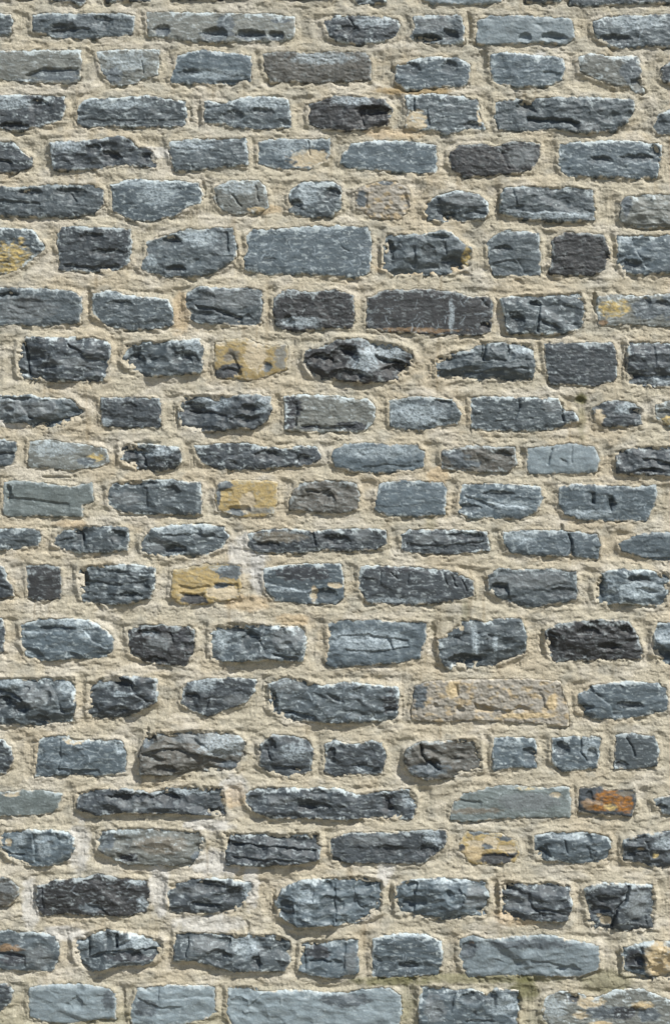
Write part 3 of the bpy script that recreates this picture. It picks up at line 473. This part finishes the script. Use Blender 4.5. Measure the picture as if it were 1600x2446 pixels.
def grid_arrays(X, Y, z, keep):
    q = keep[:-1, :-1] & keep[1:, :-1] & keep[:-1, 1:] & keep[1:, 1:]
    n, m = X.shape; idx = np.arange(n * m).reshape(n, m)
    f = np.stack([idx[:-1, :-1][q], idx[1:, :-1][q], idx[1:, 1:][q], idx[:-1, 1:][q]], 1)
    used = np.zeros(n * m, bool); used[f.ravel()] = True
    remap = np.cumsum(used) - 1
    co = np.stack([wx(X.ravel()), -z.ravel() * .001, wz(Y.ravel())], 1)[used]
    return co, remap[f], used
def make_mesh(name, co, f, col, rough, mat, parent, off=(0, 0, 0), smooth=True):
    me = bpy.data.meshes.new(name); co = co - np.array(off)
    me.vertices.add(len(co)); me.vertices.foreach_set('co', co.astype(np.float32).ravel())
    me.loops.add(f.size); me.loops.foreach_set('vertex_index', f.astype(np.int32).ravel())
    me.polygons.add(len(f)); me.polygons.foreach_set('loop_start', np.arange(0, f.size, 4, dtype=np.int32))
    me.polygons.foreach_set('use_smooth', np.full(len(f), smooth))
    me.update()
    a = me.color_attributes.new('tone', 'FLOAT_COLOR', 'POINT')
    a.data.foreach_set('color', np.concatenate([col, rough[:, None]], 1).astype(np.float32).ravel())
    o = bpy.data.objects.new(name, me); sc.collection.objects.link(o); me.materials.append(mat)
    o.location = off
    if parent: o.parent = parent
    return o

# ------------------------------------------------------------------ materials
def material(name, bump1, bump2, spec):
    m = bpy.data.materials.new(name); m.use_nodes = True; n = m.node_tree; b = n.nodes['Principled BSDF']
    at = n.nodes.new('ShaderNodeAttribute'); at.attribute_name = 'tone'
    tc = n.nodes.new('ShaderNodeNewGeometry')
    a = n.nodes.new('ShaderNodeTexNoise'); a.inputs['Scale'].default_value = bump1[0]; a.inputs['Detail'].default_value = 6; a.inputs['Roughness'].default_value = .65
    n.links.new(tc.outputs['Position'], a.inputs['Vector'])
    c = n.nodes.new('ShaderNodeTexNoise'); c.inputs['Scale'].default_value = bump2[0]; c.inputs['Detail'].default_value = 3
    n.links.new(tc.outputs['Position'], c.inputs['Vector'])
    ramp = n.nodes.new('ShaderNodeMapRange'); ramp.inputs[1].default_value = .3; ramp.inputs[2].default_value = .7
    ramp.inputs[3].default_value = bump1[2]; ramp.inputs[4].default_value = 2 - bump1[2]
    n.links.new(c.outputs[0], ramp.inputs[0])
    mx = n.nodes.new('ShaderNodeVectorMath'); mx.operation = 'SCALE'
    n.links.new(at.outputs['Color'], mx.inputs[0]); n.links.new(ramp.outputs[0], mx.inputs['Scale'])
    n.links.new(mx.outputs[0], b.inputs['Base Color'])
    n.links.new(at.outputs['Alpha'], b.inputs['Roughness']); b.inputs['Specular IOR Level'].default_value = spec
    b1 = n.nodes.new('ShaderNodeBump'); b1.inputs['Strength'].default_value = 1; b1.inputs['Distance'].default_value = bump1[1]
    b2 = n.nodes.new('ShaderNodeBump'); b2.inputs['Strength'].default_value = 1; b2.inputs['Distance'].default_value = bump2[1]
    n.links.new(a.outputs[0], b1.inputs['Height']); n.links.new(c.outputs[0], b2.inputs['Height'])
    n.links.new(b1.outputs[0], b2.inputs['Normal']); n.links.new(b2.outputs[0], b.inputs['Normal'])
    return m
M_stone = material('broken_limestone', (160, .0014, .92), (620, .0006), .45)
M_mortar = material('lime_mortar', (330, .0030, .80), (900, .0016), .12)

# ------------------------------------------------------------------ the wall
wall = bpy.data.objects.new('stone_wall', None); sc.collection.objects.link(wall)
wall['label'] = "long coursed wall of rough blue grey stones in sandy mortar"; wall['category'] = "stone wall"; wall['kind'] = 'thing'
FINE = 2.5
def area_in_frame(s):
    x0, y0 = np.clip(s.poly.min(0), 0, (2000, 3057.5)); x1, y1 = np.clip(s.poly.max(0), 0, (2000, 3057.5))
    return (x1 - x0) * (y1 - y0)
order = sorted([s for s in stones if not s.off and s.key not in OCHRE], key=area_in_frame, reverse=True)
solo = {id(s) for s in order[:100]} | {id(s) for s in stones if s.key in OCHRE}
rest = []
for i, s in enumerate(stones):
    X, Y, z, C, rough, keep = stone_surface(s, i + 1, 6.0 if s.off else FINE)
    co, f, used = grid_arrays(X, Y, z, keep); C = C.reshape(-1, 3)[used]; rough = rough.ravel()[used]
    if id(s) in solo:
        c = s.poly.mean(0)
        o = make_mesh('ochre_stone' if s.key in OCHRE else 'stone', co, f, C, rough, M_stone, wall, (wx(c[0]), 0, wz(c[1])))
        if s.key in LABELS: o['label'] = LABELS[s.key]
    else: rest.append((co, f, C, rough))
base = 0; A = []
for co, f, C, r in rest: A.append((co, f + base, C, r)); base += len(co)
o = make_mesh('stone', *[np.concatenate([a[k] for a in A]) for k in range(4)], M_stone, wall)
o['kind'] = 'stuff'

HOLES = [('D', 1205, 625, 16, 45, 15), ('B', 1410, 415, 25, 14, 8), ('E', 680, 503, 80, 10, 8), ('G', 935, 103, 35, 9, 9), ('F', 1135, 300, 20, 16, 6),
    ('A', 90, 603, 50, 9, 8), ('C', 665, 247, 30, 8, 8), ('D', 1130, 595, 16, 16, 8), ('C', 195, 370, 20, 18, 10), ('H', 1050, 118, 10, 24, 8), ('E', 270, 662, 90, 8, 6),
    ('E', 620, 838, 70, 9, 7), ('B', 270, 328, 18, 18, 8), ('I', 690, 285, 10, 24, 7), ('K', 1150, 400, 14, 30, 6), ('J', 640, 697, 80, 8, 7), ('D', 1450, 284, 110, 9, 9),
    ('L', 1440, 640, 100, 8, 9), ('L', 262, 265, 16, 60, 10), ('L', 750, 260, 16, 70, 9), ('J', 1040, 268, 60, 10, 7), ('A', 925, 540, 16, 50, 8), ('B', 690, 280, 26, 60, 8),
    ('A', 880, 530, 18, 45, 8), ('C', 945, 110, 16, 45, 9), ('C', 415, 625, 20, 60, 8), ('D', 20, 640, 10, 40, 6), ('D', 760, 170, 14, 60, 9), ('B', 620, 120, 18, 80, 8),
    ('D', 1300, 420, 20, 60, 7), ('H', 450, 640, 24, 90, 8), ('H', 960, 640, 14, 60, 8), ('F', 455, 150, 12, 30, 6), ('E', 825, 380, 12, 50, 8), ('F', 1350, 130, 12, 70, 8),
    ('I', 1240, 110, 14, 70, 9), ('K', 165, 250, 12, 60, 7), ('L', 1320, 560, 16, 60, 9), ('F', 870, 560, 22, 40, 7), ('A', 220, 160, 60, 12, 5), ('J', 310, 170, 10, 60, 5),
    ('K', 1275, 290, 12, 60, 8), ('K', 575, 740, 14, 60, 7), ('C', 1100, 400, 12, 50, 6), ('D', 205, 420, 10, 60, 6), ('F', 1050, 340, 10, 40, 5), ('H', 700, 380, 12, 40, 6)]
# mortar: one continuous bed, fine where the photograph looks, coarser beyond
def mortar_axes(lo, hi, f0, f1):
    a = np.arange(f0, f1 + .1, 2.5); l = np.arange(lo, f0 - 1, 7.0); r = np.arange(f1 + 7, hi + 7, 7.0)
    return np.concatenate([l, a, r])
xs = mortar_axes(-SIDE - 30, 2000 + SIDE + 30, -60, 2060); ys = mortar_axes(TOP, GROUND * MM + 60, -60, 2446 * MM + 50)
X, Y = np.meshgrid(xs, ys)
W = wob(X, Y)
SD = np.full(X.shape, -60.0); SIDE_Y = np.zeros(X.shape); VERT = np.zeros(X.shape); EH = np.full(X.shape, 4.0); UND = np.zeros(X.shape)
for s in stones:
    x0, y0 = s.poly.min(0) - 60; x1, y1 = s.poly.max(0) + 60
    i0, i1 = np.searchsorted(xs, [x0, x1]); j0, j1 = np.searchsorted(ys, [y0, y1]); sl = (slice(j0, j1), slice(i0, i1))
    if i1 - i0 < 2 or j1 - j0 < 2: continue
    d = sdist(s.poly, X[sl], Y[sl]); cy = (y0 + y1) / 2; hh = (y1 - y0 - 120) / 2
    m = d > SD[sl]
    SD[sl] = np.where(m, d, SD[sl])
    SIDE_Y[sl] = np.where(m, np.clip((cy - Y[sl]) / hh, -1.3, 1.3), SIDE_Y[sl])
    EH[sl] = np.where(m, 1.2 + s.p * .50, EH[sl])
    vv = (1 - sstep(hh - 8, hh + 10, np.abs(Y[sl] - cy))) * (1 - sstep(30, 58, -d)); VERT[sl] = np.maximum(VERT[sl], vv)
raw = SD.copy(); SD = SD + W * (SD > -30)
E = EH + 1.8 * perlin(X / 45, Y / 45, 21)
D = np.clip(-SD, 0, None)
big = fbm(X / 130, Y / 70, 3, 61)
st_h = fbm(X / 75, Y / 4.6, 3, 62); st_v = fbm(X / 4.6, Y / 70, 3, 63)
st_d = fbm((X + Y) / 70, (X - Y) / 6, 2, 64)
amt = sstep(-.35, .3, fbm(X / 60, Y / 45, 2, 65))
streak = (st_h * (1 - VERT) * .5 + st_v * VERT * 2.6) * amt + st_d * .5 * (1 - amt)
lap = fbm(X / 80, Y / 30, 4, 66); lap2 = fbm(X / 60, Y / 20, 4, 67)
laps = 1.5 * sstep(-.012, .012, lap - .08) + 1.3 * sstep(-.01, .01, lap2 + .12) * (1 - VERT) + 1.0 * sstep(-.01, .01, fbm(X / 34, Y / 26, 4, 68) - .18)
smooth = .35 + .65 * sstep(-.25, .25, fbm(X / 90, Y / 55, 3, 96)); grain = smooth * 1.0 * fbm(X / 20, Y / 13, 3, 76) + .95 * fbm(X / 4.2, Y / 4.2, 2, 69) + .9 * fbm(X / 11, Y / 9, 3, 70)
pit = sstep(.55, .75, fbm(X / 7, Y / 6, 2, 71)) * 1.7
fis = (np.exp(-(fbm(X / 48, Y / 15, 4, 78) / .016) ** 2) * sstep(.0, .3, fbm(X / 50, Y / 40, 2, 79)) + np.exp(-(fbm(X / 22, Y / 16, 3, 85) / .02) ** 2) * sstep(.1, .4, fbm(X / 40, Y / 30, 2, 86))) * 1.9
zb = 3.4 - fis + 2.4 * big + 3.4 * fbm(X / 44, Y / 30, 2, 72) + streak + laps + grain - pit
joint = -4.6 * VERT * sstep(4, 15, D)
edge = E + .2 + 1.3 * fbm(X / 9, Y / 8, 3, 89) + 1.8 * fbm(X / 22, Y / 22, 3, 73) + 1.3 * SIDE_Y * .7 - 9.0 * sstep(.6, .95, -SIDE_Y) * sstep(.05, .3, fbm(X / 50, Y / 50, 2, 87))           # level at which mortar meets stone
edge -= 4.5 * sstep(.05, .5, fbm(X / 34, Y / 20, 2, 74) + .25 * (SIDE_Y < -.6)) # here and there the joint has opened
blend = np.exp(-(D / np.clip((14.0 + 26 * fbm(X / 40, Y / 30, 3, 77)) * (1 - .4 * VERT), 7, 30)) ** 1.4)
zo = (zb + joint) * (1 - .75 * blend) + edge * blend
zi = edge + .25 * zb - np.clip(SD, 0, None) * (.5 + .9 * sstep(-.1, .4, fbm(X / 16, Y / 16, 2, 75)))
z = np.where(SD > 0, zi, zo)
for t_, a, b, rx, ry, dp in HOLES:
    hx = TILES[t_][0] * MM + a * S; hy = TILES[t_][1] * MM + b * S
    e = np.sqrt(((X - hx) / (rx * S)) ** 2 + ((Y - hy) / (ry * S)) ** 2) + .45 * fbm(X / 12, Y / 9, 3, 88)
    z -= dp * (1 - sstep(.5, 1.1, e))
z = np.where(raw > 16, -28, z)
bd = np.zeros(X.shape, bool); bd[0] = bd[-1] = True; bd[:, 0] = bd[:, -1] = True; z[bd] = -60
# colour of the mortar: sandy, warmer in some joints, lime white in others, greenish near the foot
C = np.zeros(X.shape + (3,)); C[:] = (.466, .432, .342)
warm = sstep(-.1, .45, fbm(X / 260, Y / 200, 3, 80) + .25 * np.exp(-((Y - 1500) / 900) ** 2) - .08)[..., None]
C = C * (1 - warm * .75) + np.array([.470, .415, .312]) * warm * .75
grey = sstep(.0, .4, fbm(X / 90, Y / 60, 3, 81) + .30 * (1 - sstep(0, 700, Y)) - .05)[..., None]
C = C * (1 - grey * .6) + np.array([.345, .338, .292]) * grey * .6
pale = sstep(.02, .42, fbm(X / 120, Y / 75, 4, 97) + .12 * (X < 700))[..., None] * .55
C = C * (1 - pale) + np.array([.56, .53, .46]) * pale
C *= (1 + .28 * fbm(X / 34, Y / 12, 4, 82) + .22 * fbm(X / 6, Y / 5, 3, 83))[..., None]
dark = smooth[..., None] * sstep(.22, .5, fbm(X / 3.6, Y / 3.2, 2, 84))[..., None]; C *= 1 - .42 * dark; C *= 1 + .18 * sstep(.2, .5, fbm(X / 3.4, Y / 3.4, 2, 95))[..., None]
C *= (1 - .35 * sstep(.4, 1, pit / 1.7))[..., None]
def spot(px, py, rx, ry, col, k=.9, soft=.5):
    global C
    cx, cy = px * MM, py * MM
    e = ((X - cx) / (rx * MM)) ** 2 + ((Y - cy) / (ry * MM)) ** 2 + 1.0 * fbm(X / 30, Y / 22, 4, 90)
    mk = ((1 - sstep(1 - soft, 1 + soft, e)) * k)[..., None]
    C = C * (1 - mk) + np.array(col) * mk * (1 + .3 * fbm(X / 7, Y / 7, 3, 91))[..., None]
lime = (.60, .60, .58)
for a in ((505, 2205, 85, 22), (380, 2110, 24, 75), (520, 2060, 70, 30), (600, 2110, 20, 60), (75, 2160, 22, 60), (560, 1880, 32, 30), (190, 2020, 26, 60),
          (590, 1325, 45, 50), (618, 1360, 18, 60), (370, 365, 60, 14), (150, 2230, 60, 18), (500, 1970, 60, 14), (920, 2060, 20, 50), (30, 1000, 40, 20), (1290, 150, 20, 30)):
    spot(*a, lime, .65)
ora = (.52, .36, .18)
for a in ((1045, 1135, 26, 24), (590, 1440, 60, 20), (170, 1250, 40, 10), (430, 750, 24, 50), (1000, 640, 100, 16), (700, 1480, 40, 14), (620, 500, 60, 12), (940, 320, 70, 14), (560, 1900, 30, 30), (1240, 2190, 60, 20)):
    spot(*a, ora, .36)
spot(985, 216, 90, 12, (.30, .21, .09), .7)
moss = (.12, .12, .05)
for a in ((930, 2342, 90, 12, .75), (1140, 2335, 200, 12, .65), (1250, 2360, 34, 30, .8), (1385, 953, 16, 13, .9), (1450, 2345, 60, 30, .5), (1388, 1010, 10, 40, .45), (970, 2390, 24, 40, .4), (1110, 1460, 10, 24, .4), (1030, 1250, 14, 22, .35), (320, 2430, 200, 14, .3)):
    spot(a[0], a[1], a[2], a[3], moss, a[4], .7)
low = (sstep(2300 * MM, 2560 * MM, Y + 60 * big) * .5)[..., None]
C = C * (1 - low) + np.array([.26, .26, .15]) * low
run = sstep(.12, .5, fbm(X / 30, Y / 420, 3, 93)) * sstep(-.2, .4, fbm(X / 200, Y / 260, 2, 94)) * .26
C *= (1 - run[..., None] * np.array([.9, 1, 1.15]))
rough = np.full(X.shape, .92)
co, f, used = grid_arrays(X, Y, z, raw < 26)
make_mesh('mortar', co, f, np.clip(C.reshape(-1, 3)[used], .02, .85), rough.ravel()[used], M_mortar, wall)

# the body of the wall behind its face, and its coping
def box_co(x0, x1, y0, y1, z0, z1):
    v = np.array([(x, y, z) for x in (x0, x1) for y in (y0, y1) for z in (z0, z1)])
    return v, np.array([(0, 1, 3, 2), (4, 6, 7, 5), (0, 4, 5, 1), (2, 3, 7, 6), (0, 2, 6, 4), (1, 5, 7, 3)])
XL, XR = wx(-SIDE - 30), wx(2000 + SIDE + 30)
co, f = box_co(XL + .002, XR - .002, .035, .46, -.05, wz(TOP) - .002)
make_mesh('wall_core', co, f, np.tile([.42, .38, .29], (8, 1)), np.full(8, .92), M_mortar, wall, smooth=False)
x = XL - .04; k = 0
while x < XR:
    l = min(rg.uniform(.45, .7), XR + .05 - x)
    t = wz(TOP) + .002
    co, f = box_co(x, x + l - .012, -.05, .50, t, t + rg.uniform(.085, .10))
    o = make_mesh('coping_stone', co, f, np.tile([.16, .18, .20], (8, 1)), np.full(8, .75), M_stone, wall, smooth=False)
    bv = o.modifiers.new('b', 'BEVEL'); bv.width = .012; bv.segments = 3
    x += l

# ------------------------------------------------------------------ the ground at the wall's foot
def ground_mat(name, c1, c2, scale):
    m = bpy.data.materials.new(name); m.use_nodes = True; n = m.node_tree; b = n.nodes['Principled BSDF']
    g = n.nodes.new('ShaderNodeNewGeometry'); a = n.nodes.new('ShaderNodeTexNoise'); a.inputs['Scale'].default_value = scale; a.inputs['Detail'].default_value = 8
    r = n.nodes.new('ShaderNodeValToRGB'); r.color_ramp.elements[0].position = .35; r.color_ramp.elements[1].position = .65
    r.color_ramp.elements[0].color = (*c1, 1); r.color_ramp.elements[1].color = (*c2, 1)
    n.links.new(g.outputs['Position'], a.inputs['Vector']); n.links.new(a.outputs[0], r.inputs[0]); n.links.new(r.outputs[0], b.inputs['Base Color'])
    bp = n.nodes.new('ShaderNodeBump'); bp.inputs['Distance'].default_value = .02; n.links.new(a.outputs[0], bp.inputs['Height']); n.links.new(bp.outputs[0], b.inputs['Normal'])
    b.inputs['Roughness'].default_value = .95
    return m
me = bpy.data.meshes.new('ground'); R_ = 600
me.from_pydata([(-R_, -R_, 0), (R_, -R_, 0), (R_, R_, 0), (-R_, R_, 0)], [], [(0, 1, 2, 3)])
o = bpy.data.objects.new('ground', me); sc.collection.objects.link(o); o['kind'] = 'structure'
me.materials.append(ground_mat('gravel_ground', (.20, .18, .14), (.32, .29, .23), 40))
